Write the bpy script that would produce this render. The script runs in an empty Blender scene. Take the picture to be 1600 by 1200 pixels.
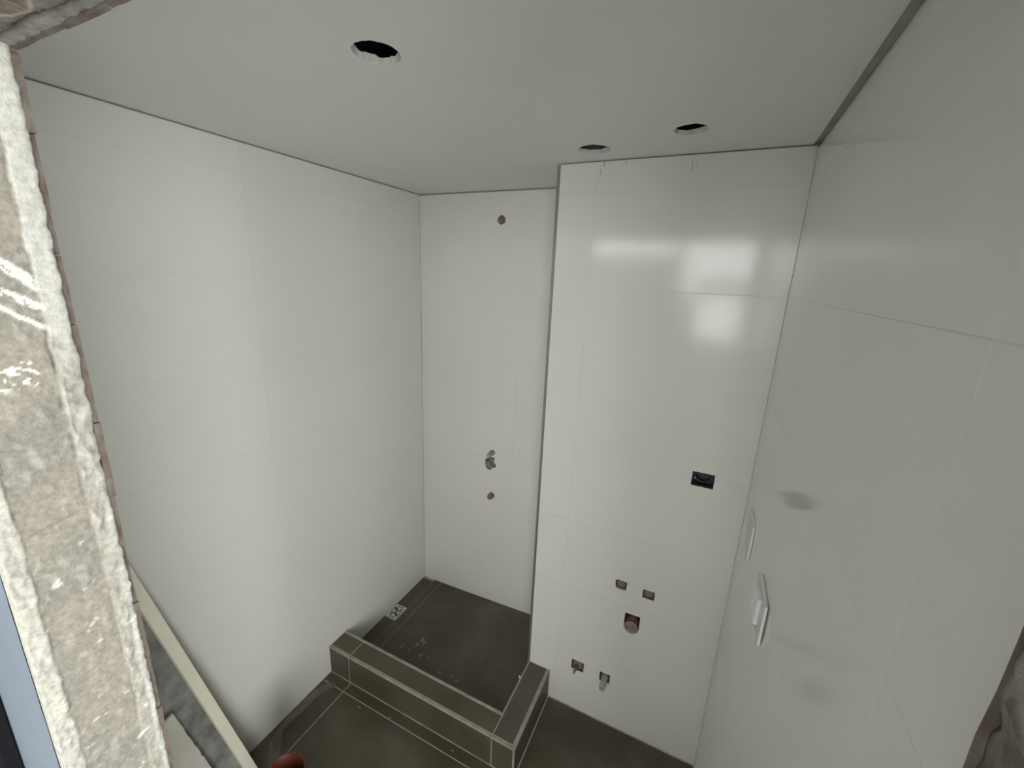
import bpy, bmesh, math, random
from mathutils import Matrix, Vector, noise as mn

random.seed(7)
SC = bpy.context.scene
COL = SC.collection

# ------------------------------------------------------------------ camera
F_PX = 653.956
CAM = Vector((1.5716, -2.0316, 2.0849))
YAW, PITCH, ROLL = 0.4400, -0.2538, -0.0412
cam_d = bpy.data.cameras.new('camera')
cam_d.sensor_fit = 'HORIZONTAL'; cam_d.sensor_width = 36.0
cam_d.lens = F_PX / 1600 * 36.0
cam_d.clip_start = 0.02; cam_d.clip_end = 100
cam = bpy.data.objects.new('camera', cam_d); COL.objects.link(cam)
R = Matrix.Rotation(YAW, 3, 'Z') @ Matrix.Rotation(PITCH, 3, 'X') @ Matrix.Rotation(ROLL, 3, 'Y')
rt, fw, up = R.col[0], R.col[1], R.col[2]
M = Matrix.Identity(4)
for i in range(3):
    M[i][0] = rt[i]; M[i][1] = up[i]; M[i][2] = -fw[i]; M[i][3] = CAM[i]
cam.matrix_world = M
SC.camera = cam

# ------------------------------------------------------------------ daylight (overcast sky seen through the outer room's windows)
wd = bpy.data.worlds.new('overcast_sky'); SC.world = wd; wd.use_nodes = True
bg = wd.node_tree.nodes['Background']
bg.inputs[0].default_value = (0.985, 0.995, 0.985, 1); bg.inputs[1].default_value = 10.6
SC.view_settings.view_transform = 'Standard'; SC.view_settings.look = 'None'
SC.view_settings.exposure = 0.0; SC.view_settings.gamma = 1.0
SC.view_settings.use_curve_mapping = False
SC.cycles.max_bounces = 16; SC.cycles.diffuse_bounces = 10
SC.cycles.caustics_reflective = False; SC.cycles.caustics_refractive = False
SC.cycles.sample_clamp_indirect = 6.0

YB = -4.6                              # outer room's window wall
WINS = [(1.12, 1.95, 2.13, 2.60), (1.12, 1.32, 1.93, 2.13), (1.36, 1.86, 1.38, 1.93), (2.35, 3.25, 0.9, 2.62), (-0.25, 1.02, 2.42, 2.62)]  # openings shaped for the tile reflection; wall between stands in for the photographer
def portal(cx, cy, cz, w, h, rot):
    l = bpy.data.lights.new('window_daylight', 'AREA'); l.shape = 'RECTANGLE'
    l.size = w; l.size_y = h; l.cycles.is_portal = True
    o = bpy.data.objects.new('window_daylight', l); COL.objects.link(o)
    o.location = (cx, cy, cz); o.rotation_euler = rot
for (a, b, c, d_) in WINS:
    portal((a+b)/2, YB-0.02, (c+d_)/2, b-a, d_-c, (math.radians(90), 0, math.radians(0)))
SWIN = (-4.3, -2.05, 0.25, 2.65); XS = 3.5   # unseen side window, placed to brighten the left wall
portal(XS+.02, (SWIN[0]+SWIN[1])/2, (SWIN[2]+SWIN[3])/2, SWIN[1]-SWIN[0], SWIN[3]-SWIN[2], (math.radians(90), 0, math.radians(90)))

# ------------------------------------------------------------------ dimensions
H = 2.5; W = 1.777; D = 0.398; XP = 0.964
YI = -0.698; CW = 0.116; CT = 0.163; YO = YI - CW; XO = XP + CW
JX0, JX1, JZ = 0.717, 1.743, 2.339     # opening in the front wall
YF = -1.747; YR = -1.881               # inner face / outer face of front wall
ROWS = [0.004, 0.35, 0.69, 1.03, 1.37, 1.71, 2.05, 2.39]

# ------------------------------------------------------------------ materials
def nodes(name):
    m = bpy.data.materials.new(name); m.use_nodes = True
    nt = m.node_tree; return m, nt, nt.nodes['Principled BSDF']
def simple(name, col, rough=0.5, metal=0.0, var=0.0, scale=20, bump=0.0, bscale=60, spec=0.5, col2=None):
    m, nt, b = nodes(name)
    b.inputs['Base Color'].default_value = (*col, 1); b.inputs['Roughness'].default_value = rough
    b.inputs['Metallic'].default_value = metal; b.inputs['Specular IOR Level'].default_value = spec
    tc = nt.nodes.new('ShaderNodeTexCoord')
    if var > 0 or col2:
        n = nt.nodes.new('ShaderNodeTexNoise'); n.inputs['Scale'].default_value = scale; n.inputs['Detail'].default_value = 6
        nt.links.new(tc.outputs['Object'], n.inputs['Vector'])
        r = nt.nodes.new('ShaderNodeValToRGB')
        c2 = col2 or tuple(min(1, c*(1+var)) for c in col); c1 = col if col2 else tuple(c*(1-var) for c in col)
        r.color_ramp.elements[0].position = 0.35; r.color_ramp.elements[1].position = 0.68
        r.color_ramp.elements[0].color = (*c1, 1); r.color_ramp.elements[1].color = (*c2, 1)
        nt.links.new(n.outputs['Fac'], r.inputs['Fac']); nt.links.new(r.outputs['Color'], b.inputs['Base Color'])
    if bump > 0:
        n2 = nt.nodes.new('ShaderNodeTexNoise'); n2.inputs['Scale'].default_value = bscale; n2.inputs['Detail'].default_value = 8
        nt.links.new(tc.outputs['Object'], n2.inputs['Vector'])
        bp = nt.nodes.new('ShaderNodeBump'); bp.inputs['Strength'].default_value = bump; bp.inputs['Distance'].default_value = 0.004
        nt.links.new(n2.outputs['Fac'], bp.inputs['Height']); nt.links.new(bp.outputs['Normal'], b.inputs['Normal'])
    return m

TILE = simple('white_wall_tile', (0.70, 0.70, 0.66), 0.135, var=0.01, scale=3, bump=0.004, bscale=6, spec=.42)
GROUT = simple('wall_grout', (0.66, 0.66, 0.62), 0.5)
WPLAST = simple('wall_plaster', (0.40, 0.40, 0.385), 0.9, var=.1, scale=12, bump=.3)
MASON = simple('rough_masonry', (0.30, 0.29, 0.27), 0.9, var=0.2, scale=14, bump=0.6)
CEILM = simple('ceiling_paint', (0.70, 0.70, 0.69), 0.85, var=0.02, scale=2.5, bump=0.03, bscale=40)
GYPS = simple('gypsum_core', (0.66, 0.65, 0.62), 0.9, var=0.12, scale=60, bump=0.4, bscale=150)
VOIDSHADE = simple('void_shade_concrete', (0.05, 0.05, 0.05), 0.95)  # near-black colour stands in for the shade of the ceiling void
FTILE, nt, b = nodes('taupe_floor_tile')
b.inputs['Roughness'].default_value = 0.5
tc = nt.nodes.new('ShaderNodeTexCoord')
def nz(sc, det=5, dist=0.0):
    n = nt.nodes.new('ShaderNodeTexNoise'); n.inputs['Scale'].default_value = sc; n.inputs['Detail'].default_value = det
    n.inputs['Distortion'].default_value = dist
    nt.links.new(tc.outputs['Object'], n.inputs['Vector']); return n
def ramp(src, p0, p1, c0, c1):
    r = nt.nodes.new('ShaderNodeValToRGB'); r.color_ramp.elements[0].position = p0; r.color_ramp.elements[1].position = p1
    r.color_ramp.elements[0].color = c0; r.color_ramp.elements[1].color = c1
    nt.links.new(src, r.inputs['Fac']); return r
base = ramp(nz(5).outputs['Fac'], .35, .65, (0.060, 0.050, 0.031, 1), (0.076, 0.063, 0.040, 1))
spk = ramp(nz(38, 3).outputs['Fac'], .72, .80, (0, 0, 0, 1), (1, 1, 1, 1))
haze_ = ramp(nz(2.6, 4, .6).outputs['Fac'], .45, .75, (0, 0, 0, 1), (.20, .20, .20, 1))
add = nt.nodes.new('ShaderNodeMix'); add.data_type = 'RGBA'; add.inputs[7].default_value = (0.27, 0.25, 0.22, 1)
nt.links.new(base.outputs[0], add.inputs[6]); nt.links.new(haze_.outputs[0], add.inputs[0])
ad2 = nt.nodes.new('ShaderNodeMix'); ad2.data_type = 'RGBA'; ad2.inputs[7].default_value = (0.24, 0.22, 0.19, 1)
mulspk = nt.nodes.new('ShaderNodeMath'); mulspk.operation = 'MULTIPLY'; mulspk.inputs[1].default_value = .45
nt.links.new(spk.outputs[0], mulspk.inputs[0]); nt.links.new(mulspk.outputs[0], ad2.inputs[0])
nt.links.new(add.outputs[2], ad2.inputs[6]); nt.links.new(ad2.outputs[2], b.inputs['Base Color'])

FGROUT = simple('floor_grout', (0.42, 0.39, 0.32), 0.9, var=0.15, scale=30)
CTRIM = simple('curb_edge_grout', (0.30, 0.285, 0.235), 0.8, var=0.18, scale=25, bump=.2)
METAL = simple('grey_metal_profile', (0.32, 0.33, 0.33), 0.35, metal=0.7)
STEEL = simple('drain_steel', (0.62, 0.62, 0.60), 0.4, metal=0.15)
BLACKP = simple('black_plastic', (0.012, 0.013, 0.014), 0.35)
GREYP = simple('grey_plastic', (0.21, 0.21, 0.20), 0.55, var=.15, scale=60)
LGREYP = simple('pale_grey_plastic', (0.31, 0.31, 0.29), 0.5, var=.1, scale=60)
BROWNP = simple('brown_plug', (0.20, 0.14, 0.12), 0.6, var=.2, scale=80)
PINKP = simple('dusty_pink_plug', (0.22, 0.165, 0.155), 0.7, var=.2, scale=70)
REDP = simple('red_brown_pipe', (0.22, 0.085, 0.058), 0.45, var=.15, scale=40)
CAPP = simple('dusty_pipe_cap', (0.24, 0.185, 0.155), 0.6, var=.2, scale=50)
LITPLAS = simple('lit_white_plastic', (0.82, 0.82, 0.85), 0.3)  # whiter copy for cover edges that face the daylight
REDT = simple('tile_bisque_edge', (0.095, 0.060, 0.049), 0.9, scale=32, bump=.5, col2=(0.150, 0.143, 0.120))
CREAM = simple('cream_batten', (0.80, 0.775, 0.64), 0.6, var=.04, scale=8, bump=.05)
STAINB = simple('stained_cement_board', (0.17, 0.17, 0.16), 0.9, scale=16, bump=.5, bscale=70, col2=(0.34, 0.34, 0.32))
OFFCUT = simple('beige_offcut', (0.60, 0.585, 0.52), 0.8, var=.08, scale=12)
ORANGE = simple('orange_drain_pipe', (0.105, 0.024, 0.012), 0.4, var=.1, scale=20)
BLUEW = simple('daylight_tinted_outer_wall', (0.21, 0.25, 0.30), 0.8, var=.04, scale=4)  # white paint tinted blue-grey; the daylight on it is in the colour
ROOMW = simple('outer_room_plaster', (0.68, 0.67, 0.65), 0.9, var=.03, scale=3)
ROOMF = simple('outer_room_screed', (0.30, 0.29, 0.27), 0.9, var=.1, scale=4)
DARKPAN = simple('near_black_panel', (0.006, 0.006, 0.008), 0.9, spec=.15)
PENCIL = simple('pencil_mark', (0.16, 0.16, 0.16), 0.9)
DUST = simple('dried_mortar', (0.62, 0.61, 0.56), 0.95, var=.1, scale=80, bump=.5)
WETST = simple('thin_dried_film', (0.135, 0.124, 0.098), 0.55, var=.2, scale=20)
# plaster whose own colour is stored per vertex (stains, lime patches), with fine grain on top
PLAST, nt, b = nodes('rough_plaster')
at = nt.nodes.new('ShaderNodeAttribute'); at.attribute_name = 'Col'
tc = nt.nodes.new('ShaderNodeTexCoord')
n1 = nz(130, 8); rp = ramp(n1.outputs['Fac'], .3, .7, (.74, .74, .74, 1), (1.08, 1.08, 1.08, 1))
mx = nt.nodes.new('ShaderNodeMix'); mx.data_type = 'RGBA'; mx.blend_type = 'MULTIPLY'; mx.inputs[0].default_value = 1
nt.links.new(at.outputs['Color'], mx.inputs[6]); nt.links.new(rp.outputs[0], mx.inputs[7]); nt.links.new(mx.outputs[2], b.inputs['Base Color'])
b.inputs['Roughness'].default_value = .92
bp = nt.nodes.new('ShaderNodeBump'); bp.inputs['Strength'].default_value = .55; bp.inputs['Distance'].default_value = .002
nt.links.new(nz(260, 8).outputs['Fac'], bp.inputs['Height']); nt.links.new(bp.outputs['Normal'], b.inputs['Normal'])

# ------------------------------------------------------------------ helpers
def obj(name, me, mat=None, parent=None):
    if isinstance(me, bmesh.types.BMesh):
        bm = me; bmesh.ops.recalc_face_normals(bm, faces=bm.faces)
        me = bpy.data.meshes.new(name); bm.to_mesh(me); bm.free()
    o = bpy.data.objects.new(name, me); COL.objects.link(o)
    if mat and not me.materials: me.materials.append(mat)
    if parent: o.parent = parent
    return o
def tag(o, label, cat, group=None, kind=None):
    o['label'] = label; o['category'] = cat
    if group: o['group'] = group
    if kind: o['kind'] = kind
    return o
def struct(o, label, cat): return tag(o, label, cat, None, 'structure')
def empty(name, loc=(0, 0, 0)):
    o = bpy.data.objects.new(name, None); COL.objects.link(o); o.location = loc; o.empty_display_size = .05
    return o
def add_box(bm, x0, x1, y0, y1, z0, z1, mi=0):
    v = [bm.verts.new(p) for p in [(x0,y0,z0),(x1,y0,z0),(x1,y1,z0),(x0,y1,z0),(x0,y0,z1),(x1,y0,z1),(x1,y1,z1),(x0,y1,z1)]]
    for f in [(3,2,1,0),(4,5,6,7),(0,1,5,4),(1,2,6,5),(2,3,7,6),(3,0,4,7)]:
        fc = bm.faces.new([v[i] for i in f]); fc.material_index = mi
    return v
def box(x0, x1, y0, y1, z0, z1, bev=0.0, seg=1):
    bm = bmesh.new(); add_box(bm, x0, x1, y0, y1, z0, z1)
    if bev: bmesh.ops.bevel(bm, geom=bm.edges[:], offset=bev, segments=seg, affect='EDGES', profile=.6)
    return bm
def frame_of(axis):
    a = Vector(axis).normalized(); t = Vector((0, 0, 1)) if abs(a.z) < .9 else Vector((1, 0, 0))
    u = t.cross(a).normalized(); v = a.cross(u); return a, u, v
def lathe(p0, axis, prof, n=24, close0=True, close1=True, bm=None, jit=0.0):
    """prof = [(distance along axis, radius)...]"""
    bm = bm or bmesh.new(); a, u, v = frame_of(axis); p0 = Vector(p0); rings = []
    js = [1 + random.uniform(-jit, jit) for _ in range(n)]
    for (t, r) in prof:
        rings.append([bm.verts.new(p0 + a*t + (u*math.cos(2*math.pi*i/n) + v*math.sin(2*math.pi*i/n))*r*js[i]) for i in range(n)])
    for r0, r1 in zip(rings, rings[1:]):
        for i in range(n):
            f = bm.faces.new([r0[i], r0[(i+1) % n], r1[(i+1) % n], r1[i]]); f.smooth = True
    if close0: bm.faces.new(rings[0][::-1])
    if close1: bm.faces.new(rings[-1])
    return bm
def pipe(p0, axis, L, r_out, r_in, n=32, bev=.001):
    prof = [(0, r_in), (0, r_out), (L-bev, r_out), (L, r_out-bev), (L, r_in+bev), (L-bev, r_in), (0.002, r_in)]
    bm = lathe(p0, axis, prof, n, False, False); return bm
def prism(poly, axis, d0, d1):
    """polygon of (u, v) pairs extruded along 'x','y' or 'z' from d0 to d1"""
    bm = bmesh.new()
    def P(u, v, d): return {'x': (d, u, v), 'y': (u, d, v), 'z': (u, v, d)}[axis]
    a = [bm.verts.new(P(u, v, d0)) for u, v in poly]; c = [bm.verts.new(P(u, v, d1)) for u, v in poly]
    bm.faces.new(a[::-1]); bm.faces.new(c)
    n = len(poly)
    for i in range(n): bm.faces.new([a[i], a[(i+1) % n], c[(i+1) % n], c[i]])
    return bm
def cut(o, cutters):
    """subtract cutter meshes (bmesh makers) from o, baked into its mesh"""
    tmp = []
    for c in cutters:
        t = obj('cutter', c()); tmp.append(t)
        md = o.modifiers.new('b', 'BOOLEAN'); md.operation = 'DIFFERENCE'; md.object = t; md.solver = 'EXACT'
    dg = bpy.context.evaluated_depsgraph_get()
    me = bpy.data.meshes.new_from_object(o.evaluated_get(dg)); me.name = o.name
    o.modifiers.clear(); o.data = me
    for t in tmp:
        m_ = t.data; bpy.data.objects.remove(t); bpy.data.meshes.remove(m_)
def chamfer_tile(axis, sgn, face, u0, u1, v0, v1, th=.008, c=.0005, tilt=0.0):
    """axis: normal axis; sgn: direction the face looks; (u,v) the other two axes in order"""
    bm = bmesh.new(); tu, tv = random.uniform(-tilt, tilt), random.uniform(-tilt, tilt)
    uc, vc = (u0+u1)/2, (v0+v1)/2
    def P(u, v, d):
        d = face + sgn*(d + tu*(u-uc) + tv*(v-vc))
        return {'x': (d, u, v), 'y': (u, d, v), 'z': (u, v, d)}[axis]
    R_ = [(u0, v0), (u1, v0), (u1, v1), (u0, v1)]; I_ = [(u0+c, v0+c), (u1-c, v0+c), (u1-c, v1-c), (u0+c, v1-c)]
    A = [bm.verts.new(P(u, v, -th)) for u, v in R_]; B = [bm.verts.new(P(u, v, -c)) for u, v in R_]; C = [bm.verts.new(P(u, v, 0)) for u, v in I_]
    bm.faces.new(A[::-1]); bm.faces.new(C)
    for i in range(4):
        j = (i+1) % 4
        bm.faces.new([A[i], A[j], B[j], B[i]]); bm.faces.new([B[i], B[j], C[j], C[i]])
    return bm

# ================================================================== STRUCTURE
J = .0003   # half joint
def tiled_wall(wall, axis, sgn, face, us, top, zrows, holes=(), tilt=.0003, bottoms=None):
    """holes: list of (u0,u1,z0,z1,maker)"""
    rows = list(zip(zrows, zrows[1:] + [top]))
    for k, (z0, z1) in enumerate(rows):
        for (u0, u1) in zip(us, us[1:]):
            bm = chamfer_tile(axis, sgn, face, u0+J, u1-J, z0+J, z1-J, tilt=tilt)
            t = obj('tile', bm, TILE, wall)
            hs = [h[4] for h in holes if h[0] < u1 and h[1] > u0 and h[2] < z1 and h[3] > z0]
            if hs: cut(t, hs)

# --- left wall
wl = struct(obj('wall_left', box(-.12, -.008, YF, .12, -.08, 2.62), WPLAST), 'long white tiled wall left of the shower tray', 'wall')
obj('grout', box(-.0079, -.0008, YF, 0, 0, 2.494), GROUT, wl)
tiled_wall(wl, 'x', 1, 0.0, [YF, -1.0, -.001], 2.4955, ROWS)

# --- back wall with its pipe openings
def cyl_cut(x, y, z, r, n=20, depth=.06, jit=0.0):
    st = random.random()
    def mk():
        random.seed(st); return lathe((x, y+depth, z), (0, -1, 0), [(0, r), (depth+.02, r)], n, jit=jit)
    return (x-r, x+r, z-r, z+r, mk)
mix_poly = []
for i in range(18):
    a = 2*math.pi*i/18; rr = .034*(1 + .10*math.sin(3*a+1))
    mix_poly.append((.489+rr*math.cos(a)*.95, .990+rr*math.sin(a)*1.05))
def mixcut(): return prism(mix_poly, 'y', -.02, .06)
def tabcut(): return box(.488, .520, -.02, .05, 1.010, 1.036)
def tabcut2(): return box(.515, .530, -.02, .05, .975, .998)
back_h = [cyl_cut(.517, 0, 2.357, .0235, 14, jit=.06), cyl_cut(.507, 0, 1.068, .0165), cyl_cut(.509, 0, .789, .0185),
          (.45, .525, .95, 1.03, mixcut), (.488, .520, 1.01, 1.036, tabcut), (.515, .530, .975, .998, tabcut2)]
wb = struct(obj('wall_back', box(-.008, XP+.01, .008, .12, -.08, 2.62), WPLAST), 'narrow white tiled wall behind the raised shower tray', 'wall')
cut(wb, [h[4] for h in back_h])
g = obj('grout', box(0, XP, .0008, .0079, 0, 2.488), GROUT, wb); cut(g, [h[4] for h in back_h])
tiled_wall(wb, 'y', -1, 0.0, [0.001, .641, XP], 2.493, ROWS, back_h)

# --- boxed-out wall right of the shower
def rect_cut(x0, x1, z0, z1, depth=.055, poly=None):
    def mk(): return prism(poly or [(x0, z0), (x1, z0), (x1, z1), (x0, z1)], 'y', -D-.02, -D+depth)
    return (x0, x1, z0, z1, mk)
arch = [(1.404, .658), (1.404, .600)] + [(1.4365+.0325*math.cos(a), .594+.0335*math.sin(a)) for a in [math.pi*(1+i/10) for i in range(11)]] + [(1.469, .600), (1.469, .659)]
p_h = [rect_cut(1.582, 1.660, 1.331, 1.389, .05),
       rect_cut(1.345, 1.396, .767, .811, .04, [(1.350, .770), (1.362, .766), (1.395, .767), (1.397, .810), (1.356, .812), (1.346, .803)]),
       rect_cut(1.464, 1.513, .764, .806, .04),
       rect_cut(1.404, 1.469, .55, .66, .07, arch),
       rect_cut(1.186, 1.247, .236, .290, .05), rect_cut(1.325, 1.373, .239, .287, .05)]
wp = struct(obj('wall_partition', box(XP+.008, W+.12, -D+.008, .12, -.08, 2.62), MASON), 'boxed-out glossy white tiled wall with the sink and toilet pipe openings', 'wall')
cut(wp, [h[4] for h in p_h])
g = obj('grout', box(XP+.003, W, -D+.0011, -D+.0079, 0, 2.49), GROUT, wp); cut(g, [h[4] for h in p_h])
tiled_wall(wp, 'y', -1, -D, [XP+.004, 1.113, W-.001], 2.495, ROWS, p_h, tilt=.0016)
for k, (z0, z1) in enumerate(zip(ROWS, ROWS[1:]+[2.495])):      # side of the boxing, facing the shower
    obj('tile', chamfer_tile('x', -1, XP, -D+.002, -.001, z0+J, z1-J), TILE, wp)
for (x, z0, z1, w_) in [(1.1355, 2.476, 2.495, .0009), (1.123, 2.448, 2.470, .0006), (1.212, 2.480, 2.495, .0006), (1.432, 2.447, 2.484, .0006), (1.447, 2.455, 2.480, .0005)]:
    obj('pencil_mark', box(x-w_, x+w_, -D-.0005, -D+.002, z0, z1), PENCIL, wp)

tr = obj('trim_1', box(XP-.0075, XP+.0042, -D-.0015, -D+.010, .05, 2.496, .001), METAL)
struct(tr, 'slim grey metal corner profile between shower recess and boxed-out wall', 'trim')

# --- right wall
wr = struct(obj('wall_right', box(W+.008, W+.12, YF, -D+.008, -.08, 2.62), WPLAST), 'dim white tiled wall on the right carrying two white boxes', 'wall')
obj('grout', box(W+.0007, W+.0079, YF, -D, 0, 2.484), GROUT, wr)
tiled_wall(wr, 'x', -1, W, [YF, -1.56, -D], 2.487, ROWS, tilt=.00015)

# --- ceiling with three ragged spotlight holes
def ragged(cx, cy, r, n, jit, seed):
    rnd = random.Random(seed)
    return [(cx + r*(1+rnd.uniform(-jit, jit))*math.cos(2*math.pi*i/n), cy + r*(1+rnd.uniform(-jit, jit))*math.sin(2*math.pi*i/n)) for i in range(n)]
HOLES = [(.893, -1.284, .047, 40, .028, 3), (1.132, -.533, .054, 9, .07, 5), (1.436, -.636, .047, 10, .07, 11)]
ce = obj('ceiling', box(.0, 1.765, YF, -.001, H, H+.0125), CEILM)
struct(ce, 'plain white plasterboard ceiling with three ragged round holes', 'ceiling')
ce.data.materials.append(GYPS)
cut(ce, [(lambda h=h: prism(ragged(*h), 'z', H-.02, H+.04)) for h in HOLES])
for (cx, cy, r, n, jit, sd) in HOLES:      # torn gypsum collar hanging in the cut
    pts = ragged(cx, cy, r, n, jit, sd); bm = bmesh.new(); rnd = random.Random(sd+1)
    m_ = len(pts)
    lo = [bm.verts.new((x, y, H+.0006)) for x, y in pts]
    hi = [bm.verts.new((cx+(x-cx)*.965, cy+(y-cy)*.965, H+.014+rnd.uniform(-.003, .003))) for x, y in pts]
    hb = [bm.verts.new((cx+(x-cx)*1.06, cy+(y-cy)*1.06, H+.0135)) for x, y in pts]
    for i in range(m_):
        j = (i+1) % m_
        bm.faces.new([lo[i], lo[j], hi[j], hi[i]]); bm.faces.new([hi[i], hi[j], hb[j], hb[i]])
    obj('torn_hole_edge', bm, GYPS, ce)
struct(obj('gap_light_strip', box(1.7655, W+.0079, YF, -D, H+.004, H+.010), WPLAST), 'grey strip added to lighten the gap between ceiling and right wall', 'trim')  # added strip that lightens the shaded gap where bare wall would show
sl = obj('ceiling_slab', box(-.12, W+.12, YR, .12, 2.62, 2.75), VOIDSHADE); struct(sl, 'concrete slab coloured black for the shaded void seen through the ceiling holes', 'ceiling')

# --- floor
fl = struct(obj('floor', box(0, W, YF-.13, 0, -.08, -.0005), FGROUT), 'dark taupe tiled bathroom floor around the shower curb', 'floor')
FJ = .0020
for (x0, x1, y0, y1) in [(.002, .145, -.866, YO), (.145, XO+.003, -.866, YO), (.002, .145, -1.466, -.866), (.002, .145, YF, -1.466),
                         (.145, XO+.003, YF, -.866), (XO+.003, W-.001, YF, -D-.004)]:
    obj('tile', chamfer_tile('z', 1, 0, x0+FJ, x1-FJ, y0+FJ, y1-FJ, th=.01, c=.0006), FTILE, fl)

# --- raised shower tray
def zs(x): return .018 + .038*min(1, max(0, (x-.12)/(XP-.12)))
st = obj('shower_floor', box(0, XP, YI-.01, 0, -.0011, .008), FGROUT)
struct(st, 'raised dark taupe shower floor inside the tiled curb', 'floor')
def quad_tile(x0, x1, y0, y1, z0, z1, th=.012):
    bm = bmesh.new()
    v = [bm.verts.new(p) for p in [(x0,y0,z0-th),(x1,y0,z1-th),(x1,y1,z1-th),(x0,y1,z0-th),(x0,y0,z0),(x1,y0,z1),(x1,y1,z1),(x0,y1,z0)]]
    for f in [(3,2,1,0),(4,5,6,7),(0,1,5,4),(1,2,6,5),(2,3,7,6),(3,0,4,7)]: bm.faces.new([v[i] for i in f])
    return bm
obj('grout', quad_tile(.10, XP, YI, 0, zs(.13)-.0035, zs(XP)-.0012), FGROUT, st)
obj('grout', box(0, .1424, YI, 0, .006, .0145), FGROUT, st)
obj('tile', quad_tile(.1425, XP, YI, -.004, zs(.13), zs(XP)), FTILE, st)
obj('tile', quad_tile(.088, .1385, YI, -.004, .0195, .0195), FTILE, st)
obj('tile', quad_tile(.002, .083, YI, -.408, .0155, .0155), FTILE, st)
obj('tile', quad_tile(.002, .083, -.292, -.02, .0155, .0155), FTILE, st)

# drain grate
dg_ = obj('drain_grate', box(.006, .083, -.404, -.296, .0165, .0205, .001), STEEL)
cx, cy = .0445, -.350
def slot(px, py, ang, L, w_):
    def mk():
        c, s = math.cos(ang), math.sin(ang)
        pts = [(px+c*a-s*b_, py+s*a+c*b_) for a, b_ in [(-L/2, -w_/2), (L/2, -w_/2), (L/2, w_/2), (-L/2, w_/2)]]
        return prism(pts, 'z', .0, .03)
    return mk
slots = []
for i in range(4):
    a = math.pi/4 + i*math.pi/2; k = .022
    slots.append(slot(cx+k*math.cos(a)*.9, cy+k*math.sin(a)*1.2, a+.12, .038, .0125))
for i in range(4):
    a = i*math.pi/2; rx, ry = .028, .042
    for s_ in (-.013, .013):
        px, py = cx+rx*math.cos(a), cy+ry*math.sin(a)
        slots.append(slot(px - s_*math.sin(a)*.8, py + s_*math.cos(a)*.8, a, .015, .010))
cut(dg_, slots)
tag(dg_, 'square steel drain grate with star-shaped slots set against the left shower wall', 'drain')
obj('sump_shade', box(.010, .079, -.400, -.300, .0145, .0160), BLACKP, dg_)  # black sheet standing in for the shade below the grate slots

# ================================================================== CURB
cb = empty('shower_curb', (.5, YO, 0))
cb.matrix_world = Matrix.Translation((0, 0, 0))
tag(cb, 'low L-shaped tiled curb with pale edge strips enclosing the shower tray', 'curb')
bm = bmesh.new(); add_box(bm, .001, XO-.0007, YO+.0007, YI-.0007, 0, CT-.0007); add_box(bm, XP+.0007, XO-.0007, YI-.0007, -D, 0, CT-.0007)
obj('core', bm, FGROUT, cb)
E1 = .0145
def ct(axis, sgn, face, u0, u1, v0, v1): obj('tile', chamfer_tile(axis, sgn, face, u0+FJ, u1-FJ, v0+FJ, v1-FJ, c=.0006), FTILE, cb)
for (x0, x1) in [(.001, .137), (.137, .969)]:
    ct('z', 1, CT, x0, x1, YO+E1, YI-E1+.002)
ct('z', 1, CT, .969, XO-E1, YO+E1, -D-.001)
for (x0, x1) in [(.001, .137), (.137, .971), (.971, XO-.006)]: ct('y', -1, YO, x0, x1, .001, CT-.006)
ct('x', 1, XO, YO+.006, -D-.001, .001, CT-.006)
ct('y', 1, YI, .001, XP, .03, CT-.006)
ct('x', -1, XP, YI, -D-.001, .03, CT-.006)
def strip(*a): obj('edge_strip', box(*a, .0015), CTRIM, cb)
strip(.001, XO+.0008, YO-.0008, YO+E1, CT-.006, CT+.0008)
strip(.001, XP+.010, YI-.010, YI+.0008, CT-.006, CT+.0008)
strip(XO-E1, XO+.0008, YO+E1, -D-.001, CT-.006, CT+.0008)
strip(XP-.0008, XP+.009, YI+.0008, -D-.001, CT-.006, CT+.0008)
strip(XO-.006, XO+.0008, YO-.0008, YO+.006, .001, CT-.006)
bm = bmesh.new(); bmesh.ops.create_icosphere(bm, subdivisions=2, radius=.006)
for v in bm.verts: v.co = v.co*(1+.35*mn.noise(v.co*300)) + Vector((XP-.005, -.50, CT-.004))
obj('mortar_blob', bm, DUST, cb)

# ================================================================== FRONT WALL with the broken-out opening
wf = empty('wall_front'); struct(wf, 'broken-through masonry wall whose ragged opening frames the view', 'wall')
bm = bmesh.new()
add_box(bm, -.12, JX0-.012, -1.866, YF-.010, -.08, 2.62)
add_box(bm, JX1+.012, 2.3, -1.866, YF-.010, -.08, 2.62)
add_box(bm, JX0-.012, JX1+.012, -1.866, YF-.010, JZ+.012, 2.62)
obj('masonry', bm, MASON, wf)
bm = bmesh.new()
add_box(bm, -.12, JX0-.020, YF-.010, YF, 0, 2.49)
add_box(bm, JX1+.020, W, YF-.010, YF, 0, 2.49)
add_box(bm, JX0-.020, JX1+.020, YF-.010, YF, JZ+.020, 2.49)
obj('inner_tile_face', bm, TILE, wf)
bm = bmesh.new()
add_box(bm, -1.8, JX0-.022, YR, -1.866, 0, 2.75)
add_box(bm, JX1+.022, XS, YR, -1.866, 0, 2.75)
add_box(bm, JX0-.022, JX1+.022, YR, -1.866, JZ+.022, 2.75)
obj('outer_paint_face', bm, BLUEW, wf)
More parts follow.
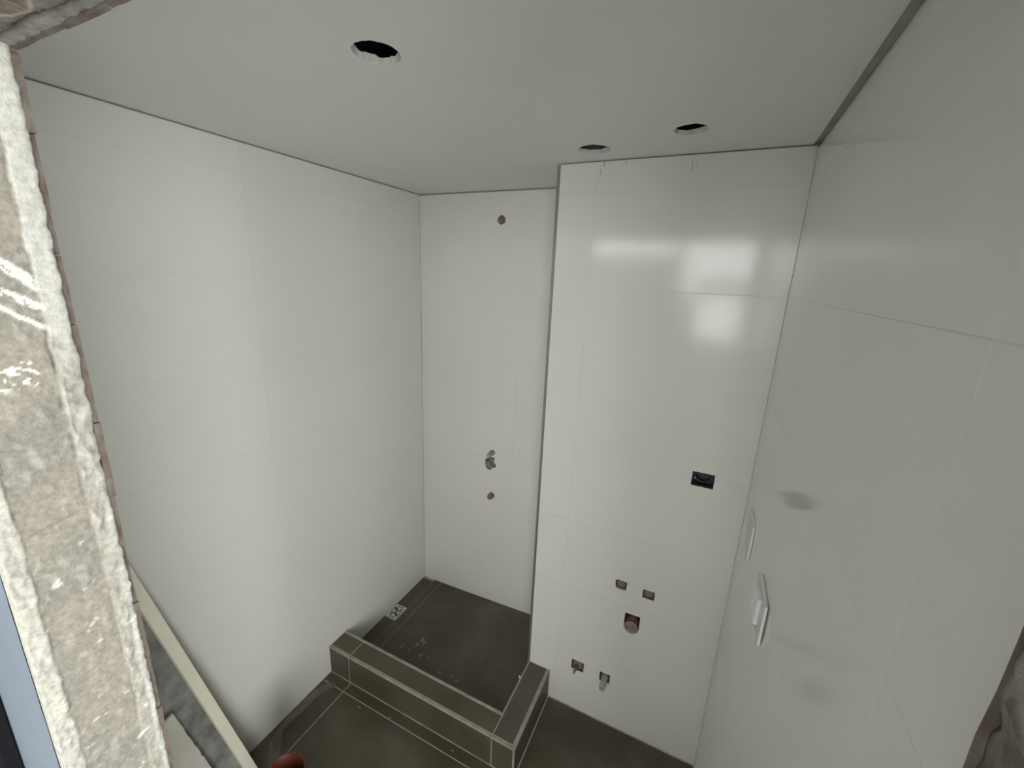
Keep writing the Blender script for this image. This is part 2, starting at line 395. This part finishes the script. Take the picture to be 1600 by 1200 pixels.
# bisque edges of the cut tiles around the opening, broken into uneven lengths
def edge_run(fn, a0, a1, seed):
    rnd = random.Random(seed); a = a0
    while a < a1:
        L = rnd.uniform(.05, .16); b_ = min(a+L, a1); off = rnd.uniform(-.003, .0025)
        obj('tile_edge', fn(a, b_-.0015, off), REDT, wf); a = b_
def rough(bm, amp=.0012, sc=90, cuts=3):
    bmesh.ops.subdivide_edges(bm, edges=bm.edges[:], cuts=cuts, use_grid_fill=True)
    for v in bm.verts: v.co += Vector(mn.noise_vector(v.co*sc))*amp
    return bm
edge_run(lambda a, b_, o_: rough(box(JX0-.022, JX0-.001+o_, YF-.0090+.4*o_, YF-.0005+o_*.3, a, b_)), .9, JZ+.01, 2)
edge_run(lambda a, b_, o_: rough(box(JX1+.001+o_, JX1+.022, YF-.0055, YF+.0005, a, b_)), .9, JZ+.01, 4)
edge_run(lambda a, b_, o_: rough(box(a, b_, YF-.0055, YF+.0005, JZ+.000+.5*o_, JZ+.022)), JX0, JX1, 6)

def fbm(x, y, z=0.0, o=4): return mn.fractal(Vector((x, y, z)), 1.0, 2.0, o)
def sm(a, b_, x):
    t = min(1, max(0, (x-a)/(b_-a))); return t*t*(3-2*t)
def mixc(c, d_, t): return tuple(a+(b_-a)*t for a, b_ in zip(c, d_))
def surface(name, nu, nv, fn, parent, back):
    """grid of fn(i/nu, j/nv) -> (co, colour), skirted 'back' behind, as one rough plaster mesh"""
    vs, cs, fs = [], [], []
    for j in range(nv+1):
        for i in range(nu+1):
            p, c = fn(i/nu, j/nv); vs.append(p); cs.append(c)
    for j in range(nv):
        for i in range(nu):
            a = j*(nu+1)+i; fs.append((a, a+1, a+nu+2, a+nu+1))
    rim = [i for i in range(nu+1)] + [(j+1)*(nu+1)-1 for j in range(1, nv+1)] + [nv*(nu+1)+i for i in range(nu-1, -1, -1)] + [j*(nu+1) for j in range(nv-1, 0, -1)]
    b0 = len(vs)
    for r_ in rim: vs.append(tuple(Vector(vs[r_]) + Vector(back))); cs.append(cs[r_])
    n = len(rim)
    for k in range(n): fs.append((rim[k], b0+k, b0+(k+1) % n, rim[(k+1) % n]))
    me = bpy.data.meshes.new(name); me.from_pydata(vs, [], fs); me.update()
    ca = me.color_attributes.new('Col', 'FLOAT_COLOR', 'POINT')
    for k, c in enumerate(cs): ca.data[k].color = (*c, 1)
    me.materials.append(PLAST)
    for p in me.polygons: p.use_smooth = True
    o = obj(name, me, None, parent); return o

BEIGE = (.268, .247, .203); GREYB = (.230, .220, .188); LIME = (.44, .43, .385); WHITE = (.43, .42, .37); DARKC = (.13, .12, .11)
ZL = .95
def left_jamb(s, t):
    y = YR + s*(YF-.0075 - YR); z = ZL + t*(JZ+.012-ZL)
    n = fbm(y*30, z*30); n2 = fbm(y*9+5, z*9); n3 = fbm(y*70, z*45, 3); n4 = fbm(y*140, z*140, 7)
    c = mixc(BEIGE, GREYB, sm(-.3, .5, n2)); h = .0016*n + .0007*n3
    c = mixc(c, LIME, .35*sm(.15, .7, n3+.35*n2))
    # broken bright plaster edge on the outside
    yb = -1.859 + .0035*fbm(z*22, 1.3) + .0015*n3
    k = 1 - sm(yb-.0012, yb+.0012, y)
    if k > 0: c = mixc(c, mixc(WHITE, (.36, .35, .30), sm(.1, .6, n4)), k); h += k*(.0022 + .0020*n3 + .0012*n4)
    # lime band along the inside edge
    up_ = sm(1.93, 1.99, z + .02*n)
    yl = -1.781 + .003*fbm(z*14, 4.2) + .0022*n3
    k = sm(yl-.001, yl+.0015, y)
    if k > 0:
        tone = mixc(mixc(GREYB, LIME, .55 + .5*n3), (.47, .465, .425), up_)
        lo = sm(1.62, 1.80, z)
        tone = mixc(mixc(BEIGE, LIME, .35+.6*max(0, n3)), tone, lo)
        c = mixc(c, tone, k*.95); h += k*(.0018 + .0022*n3*(1-up_))
    cr = math.exp(-((y-yl+.001)/.0016)**2) * sm(-.15, .25, fbm(z*18, 9.1)) * (1-.6*up_) * (.35 + .65*sm(1.72, 1.85, z))
    c = mixc(c, DARKC, .8*cr); h -= .0045*cr
    # bright lime strip hugging the inner edge lower down
    k2 = sm(-1.767+.004*fbm(z*11, 2.2), -1.762, y)*(1-up_)*sm(1.74, 1.64, z)
    c = mixc(c, (.48, .475, .43), .8*k2)
    # splashes of white
    tp = 1 - sm(-1.786, -1.774, y)
    d1 = abs(z - (2.0745 - (y+1.8093)*1.03) + .004*n3); d2 = abs(z - (2.036 - (y+1.816)*.62) + .005*n3)
    d3 = abs(z - (2.026 - (y+1.830)*.85) + .004*n)
    k3 = max(sm(.0130, .0085, d1 + .004*max(0, n4)), sm(.0075, .0045, d2), sm(.0055, .003, d3))*tp*sm(-.55, -.2, fbm(y*60, (z+y)*160, 4))
    k3 = max(k3, sm(.22, .36, fbm(y*55, (z+.4*y)*120, 17))*math.exp(-((z-1.925)/.024)**4)*(1-sm(-1.802, -1.792, y)))
    k3 = max(k3, .6*sm(.60, .75, fbm(y*40+3, z*55, 23))*sm(1.75, 1.6, z))
    c = mixc(c, (.74, .73, .65), k3); h += .001*k3
    # hairline crack across the mortar
    zc = 1.70 + .25*(y+1.80) + .006*fbm(y*40, 3.3)
    k4 = math.exp(-((z-zc)/.0013)**2)*(1-sm(-1.785, -1.770, y))*sm(-1.862, -1.855, y)
    c = mixc(c, DARKC, .5*k4); h -= .0015*k4
    edge = sm(.97, 1.0, s); h -= edge*.002*(1+n3)
    x = JX0 + h + .0008
    yy = y + (.0022*fbm(z*35, 6.6) + .0015*fbm(z*110, 2.6))*sm(.9, 1.0, s)
    return (x, yy, z), c
surface('jamb_plaster', 60, 520, left_jamb, wf, (-.03, 0, 0))
def right_jamb(s, t):
    y = YR + s*(YF-.0055 - YR); z = ZL + t*(JZ+.012-ZL)
    n = fbm(y*30+9, z*30); n2 = fbm(y*12, z*12, 4); n3 = fbm(y*80, z*60, 3)
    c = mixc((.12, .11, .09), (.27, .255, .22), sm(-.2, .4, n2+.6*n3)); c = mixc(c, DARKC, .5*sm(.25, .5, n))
    return (JX1 + .003*n + .0018*n3 - .001, y, z), c
surface('jamb_plaster', 40, 300, right_jamb, wf, (.03, 0, 0))
def lintel(s, t):
    y = YR + s*(YF-.0045 - YR); x = JX0-.012 + t*(JX1-JX0+.024)
    n = fbm(y*30, x*30, 8); n2 = fbm(y*14, x*9, 2); n3 = fbm(y*70, x*50, 5)
    yc = -1.768 + .007*fbm(x*9, 7.7) + .003*n3
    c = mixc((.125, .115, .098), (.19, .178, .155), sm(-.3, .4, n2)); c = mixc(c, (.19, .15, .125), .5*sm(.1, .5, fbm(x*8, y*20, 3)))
    k = sm(yc-.001, yc+.0015, y); c = mixc(c, (.25, .245, .225), k)
    h = .0025*n + .001*n3 + (1-k)*.006*sm(yc-.03, yc-.004, y)*(.6+fbm(x*7, 1.1)) - .002*k
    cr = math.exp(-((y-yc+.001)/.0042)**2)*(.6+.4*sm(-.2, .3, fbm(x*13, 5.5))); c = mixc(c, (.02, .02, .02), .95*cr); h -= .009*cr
    yl = -1.790 + .010*math.sin(x*38+.5)
    k3 = math.exp(-((y-yl)/.0016)**2)*sm(.78, .82, x)*sm(.95, .88, x); c = mixc(c, (.6, .52, .46), .6*k3)
    return (x, y, JZ - h + .001), c
surface('lintel_plaster', 60, 360, lintel, wf, (0, 0, .03))

# dark upright panel and the outer room
dp = obj('dark_panel', box(-.10, .452, -1.905, YR-.0005, 0, 2.05, .003), DARKPAN)
tag(dp, 'near-black upright panel against pale wall at lower left picture corner', 'panel')

def outer(name, bm, mat, label, cat='wall'): return struct(obj(name, bm, mat), label, cat)
outer('floor_outer', box(-1.8, XS, YB, YR, -.10, -.001), ROOMF, 'grey screed floor of the room in front of the opening', 'floor')
outer('ceiling_outer', box(-1.9, XS+.15, YB-.15, YR, 2.75, 2.85), ROOMW, 'plain ceiling of the room in front of the opening', 'ceiling')
outer('wall_outer_left', box(-1.95, -1.8, YB, YR, -.1, 2.75), simple('outer_room_low_bounce_plaster', (0.36, 0.35, 0.33), .9, var=.05, scale=3), 'plain side wall of the room in front of the opening, coloured dark to cut bounce light')  # wall darkened to weaken light bounced onto the right wall
bm = bmesh.new()
add_box(bm, XS, XS+.15, YB, SWIN[0], -.1, 2.75); add_box(bm, XS, XS+.15, SWIN[1], YR, -.1, 2.75)
add_box(bm, XS, XS+.15, SWIN[0], SWIN[1], -.1, SWIN[2]); add_box(bm, XS, XS+.15, SWIN[0], SWIN[1], SWIN[3], 2.75)
outer('wall_outer_right', bm, ROOMW, 'side wall with an added tall window in the room in front of the opening')
xs = sorted({-1.95, XS+.15, *[w[0] for w in WINS], *[w[1] for w in WINS]}); zs_ = sorted({-.1, 2.75, *[w[2] for w in WINS], *[w[3] for w in WINS]})
bm = bmesh.new()
for x0, x1 in zip(xs, xs[1:]):
    for z0, z1 in zip(zs_, zs_[1:]):
        xm, zm = (x0+x1)/2, (z0+z1)/2
        if not any(a < xm < b_ and c < zm < e for a, b_, c, e in WINS): add_box(bm, x0, x1, YB-.15, YB, z0, z1)
outer('wall_outer_back', bm, ROOMW, 'window wall behind the camera, its openings shaped for the tile reflection')

# ================================================================== PIPE FITTINGS
# back wall
def fitting(name, label, cat, parts, group=None):
    e = empty(name); tag(e, label, cat, group)
    for pn, bm, mt in parts: obj(pn, bm, mt, e)
    return e
fitting('pipe_plug', 'brown threaded plug in round hole high on shower wall near ceiling', 'plug',
        [('plug_body', lathe((.517, .05, 2.357), (0, -1, 0), [(0, .019), (.046, .019), (.047, .016)], 10), BROWNP),
         ('plug_socket', lathe((.517, .0025, 2.357), (0, -1, 0), [(0, .009), (.004, .009), (.006, .006)], 6), PINKP)])
fitting('pipe_stub', 'thin pale grey pipe stub sticking out above the shower mixer opening', 'pipe',
        [('stub_body', lathe((.507, .05, 1.066), (-.02, -1, -.02), [(0, .0125), (.048, .0125), (.05, .012), (.050, .0105), (.075, .0105), (.0755, .0125), (.098, .0125), (.10, .0105)], 18), LGREYP)])
fitting('mixer_body', 'stubby grey mixer rough-in filling the largest opening of the shower wall', 'mixer',
        [('valve_body', lathe((.495, .05, .992), (-.03, -1, -.06), [(0, .027), (.052, .027), (.058, .023)], 20), GREYP),
         ('mounting_tab', box(.490, .518, -.004, .006, 1.012, 1.030, .002), GREYP),
         ('valve_stem', lathe((.492, -.006, .995), (-.05, -1, -.02), [(0, .016), (.014, .016), (.016, .013)], 12), GREYP)])
fitting('pipe_plug', 'red-brown plug protruding lowest on the shower wall', 'plug',
        [('plug_body', lathe((.509, .05, .788), (0, -1, 0), [(0, .0145), (.052, .0145)], 16), GREYP),
         ('plug_head', lathe((.509, -.002, .788), (0, -1, 0), [(0, .017), (.026, .017), (.028, .015)], 8), BROWNP)])
# boxed-out wall
fitting('electrical_box', 'black square opening with round wiring box inside the glossy wall', 'box',
        [('back_plate', box(1.578, 1.664, -D+.040, -D+.049, 1.327, 1.393), BLACKP),
         ('box_ring', pipe((1.6215, -D+.040, 1.372), (0, -1, 0), .020, .031, .0275, 28), simple('dark_teal_ring', (.035, .05, .058), .4)),
         ('lining', box(1.5825, 1.6595, -D+.010, -D+.040, 1.3312, 1.3345), BLACKP),
         ('screw', lathe((1.594, -D+.030, 1.352), (0, -1, 0), [(0, .003), (.004, .003)], 10), STEEL)])
for (x, z, lab) in [(1.371, .789, 'brownish plug in chipped square hole, upper left of the sink drain'), (1.489, .785, 'brownish plug in square hole, upper right of the sink drain')]:
    fitting('pipe_plug', lab, 'plug',
            [('plug_body', lathe((x, -D+.036, z), (0, -1, 0), [(0, .0195), (.024, .0195), (.026, .017)], 8 if x < 1.4 else 20), PINKP),
             ('plug_socket', lathe((x-.004, -D+.011, z+.003), (0, -1, 0), [(0, .008), (.003, .008)], 6), BROWNP)], 'water outlet plugs beside the sink drain')
fitting('sink_drain_pipe', 'red-brown capped drain pipe in arched hole of the glossy wall', 'pipe',
        [('pipe_body', lathe((1.4365, -D+.065, .596), (0, -1, 0), [(0, .0285), (.058, .0285)], 28), REDP),
         ('pipe_cap', lathe((1.4365, -D+.006, .594), (0, -1, 0), [(0, .0305), (.010, .0305), (.013, .028), (.013, .024), (.010, .022)], 28), CAPP)])
fitting('pipe_plug', 'pinkish plug with small snapped tap in lower left square hole by the curb', 'plug',
        [('plug_body', lathe((1.217, -D+.045, .263), (0, -1, 0), [(0, .024), (.036, .024), (.039, .020)], 16), PINKP),
         ('plug_tail', lathe((1.211, -D+.006, .256), (-.05, -1, -.25), [(0, .0085), (.030, .007), (.042, .003)], 10), PINKP)])
fitting('pipe_plug', 'long pale grey plug poking out of lower right square hole above floor', 'plug',
        [('plug_body', lathe((1.350, -D+.045, .262), (0, -1, -.03), [(0, .016), (.046, .016), (.050, .0145), (.100, .0145), (.108, .011)], 18), LGREYP)])

# white boxes on the right wall
SHADEP = simple('shaded_cover_face', (0.58, 0.58, 0.57), .35)  # same white plastic, greyed for the face turned away from the light
def wall_box(name, label, y0, y1, z0, z1, th, gap, extra):
    e = empty(name); tag(e, label, 'box', 'white flush boxes on the right wall')
    obj('face_plate', box(W-th-.0004, W-th+.003, y0+.0018, y1, z0+.001, z1-.001), SHADEP, e)
    bm = bmesh.new()
    add_box(bm, W-th, W-gap, y0, y0+.0035, z0, z1)
    add_box(bm, W-th, W-gap, y1-.0035, y1, z0, z1)
    add_box(bm, W-th, W-gap, y0+.0035, y1-.0035, z1-.0035, z1)
    add_box(bm, W-th, W-gap, y0+.0035, y1-.0035, z0, z0+.0035)
    obj('rim', bm, LITPLAS, e)
    obj('mount', box(W-gap-.001, W-.0003, y0+.016, y1-.002, z0+.001, z1-.001), SHADEP, e)
    obj('screw_hole', lathe((W-th-.0008, y0+.020, z1-.011), (1, 0, 0), [(0, .0022), (.002, .0022)], 10), BLACKP, e)
    if extra:
        obj('raised_rocker', box(W-th-.0085, W-th, y0+.045, y1-.012, z0+.018, z1-.018, .001), LITPLAS, e)
    return e
wall_box('flush_box', 'thin white cover on the right wall nearest the glossy wall corner', -.690, -.560, 1.255, 1.374, .0072, .001, False)
wall_box('flush_box', 'larger white cover with raised rocker lower on the right wall', -1.064, -.930, 1.278, 1.384, .0085, .0032, True)

# ================================================================== LEANING BOARDS AND PIPE IN THE FRONT CORNER
def lean(name, base, top, wdir, w_, tdir, th, mat, label, cat, bev=.001, jag=0.0):
    base, top = Vector(base), Vector(top); a = (top-base).normalized(); L = (top-base).length
    wv = Vector(wdir); wv = (wv - a*wv.dot(a)).normalized(); tv = a.cross(wv).normalized()
    if tv.dot(Vector(tdir)) < 0: tv = -tv
    bm = bmesh.new(); nseg = 40 if jag else 1
    secs = []
    for k in range(nseg+1):
        c = base + a*(L*k/nseg); j0 = jag*mn.noise(Vector((k*.9, 3.1, 0))); j1 = jag*mn.noise(Vector((k*.9, 8.7, 0)))
        secs.append([bm.verts.new(c + wv*u + tv*v) for u, v in [(j0, 0), (w_+j1, 0), (w_+j1*.6, th), (j0*.6, th)]])
    for s0, s1 in zip(secs, secs[1:]):
        for i in range(4): bm.faces.new([s0[i], s0[(i+1) % 4], s1[(i+1) % 4], s1[i]])
    bm.faces.new(secs[0][::-1]); bm.faces.new(secs[-1])
    if bev and not jag: bmesh.ops.bevel(bm, geom=bm.edges[:], offset=bev, segments=1, affect='EDGES')
    return tag(obj(name, bm, mat), label, cat)
BA, BB = Vector((.05, -1.5199, 1.1107)), Vector((.15, -1.3169, .0941))      # right edge of the batten
bd = (BA-BB).normalized(); b0 = BB - bd*((BB.z-.008)/bd.z); b1 = BB + bd*1.44
lean('cream_batten', b0, b1, (.25, -1, 0), .037, (1, 0, 0), .012, CREAM, 'long cream batten leaning against left wall behind the broken jamb', 'batten')
lean('cement_board', (.082, -1.284, .012), (.045, -1.503, .98), (.12, -1, 0), .222, (1, 0, 0), .012, STAINB, 'stained dark grey board leaning on left wall behind the cream batten', 'board', jag=.010)
lean('board_offcut', (.185, -1.405, .004), (.105, -1.525, .60), (.1, -1, 0), .12, (1, 0, 0), .010, OFFCUT, 'pale beige offcut leaning on the stained board beside the broken jamb', 'board', jag=.012)
op = tag(obj('orange_pipe', pipe((.402, -1.352, .0005), (0, 0, 1), .30, .068, .0625, 48), ORANGE), 'upright orange-brown drain pipe standing open on floor at bottom edge', 'pipe')

# dried film, mortar spots and a damp mark on the floors
def flat_patch(name, pts, z0, z1, mat, parent): return obj(name, prism(pts, 'z', z0, z1), mat, parent)
stain = [(.041, -.872), (.070, -.845), (.083, -.877), (.050, -.950), (.052, -1.008), (.045, -1.091), (.046, -1.130), (.078, -1.160), (.169, -1.239), (.126, -1.261), (.040, -1.193), (.010, -1.089), (.006, -.997), (.014, -.915)]
flat_patch('dried_film', stain, -.0004, .0005, WETST, fl)
def blob(x, y, z, rx, ry, mat, parent, seed, h=.0016):
    rnd = random.Random(seed); n = 9
    ph = rnd.random()*6
    pts = [(x + rx*rnd.uniform(.6, 1.2)*math.cos(2*math.pi*i/n+ph), y + ry*rnd.uniform(.6, 1.2)*math.sin(2*math.pi*i/n+ph)) for i in range(n)]
    flat_patch('mortar_spot', pts, z-.003, z+h*.4, mat, parent)
SPOT = simple('thin_mortar_smear', (0.21, 0.20, 0.175), .9, var=.25, scale=90)
for k, (x, y, rx, ry) in enumerate([(.322, -.448, .012, .015), (.340, -.456, .016, .010), (.316, -.490, .009, .017), (.346, -.476, .007, .008), (.377, -.538, .008, .015), (.427, -.530, .006, .007), (.300, -.538, .006, .007), (.53, -.58, .018, .007), (.60, -.570, .010, .006), (.64, -.580, .006, .010), (.243, -.53, .004, .016)]):
    blob(x, y, zs(x)+.0005, rx, ry, SPOT, st, k)
for k, (x, y, rx, ry) in enumerate([(.275, -.889, .008, .006), (.444, -.856, .005, .005), (.70, -1.0, .004, .004)]): blob(x, y, 0, rx, ry, SPOT, fl, 40+k)
blob(.789, YO-.028, 0, .010, .005, SPOT, fl, 60)
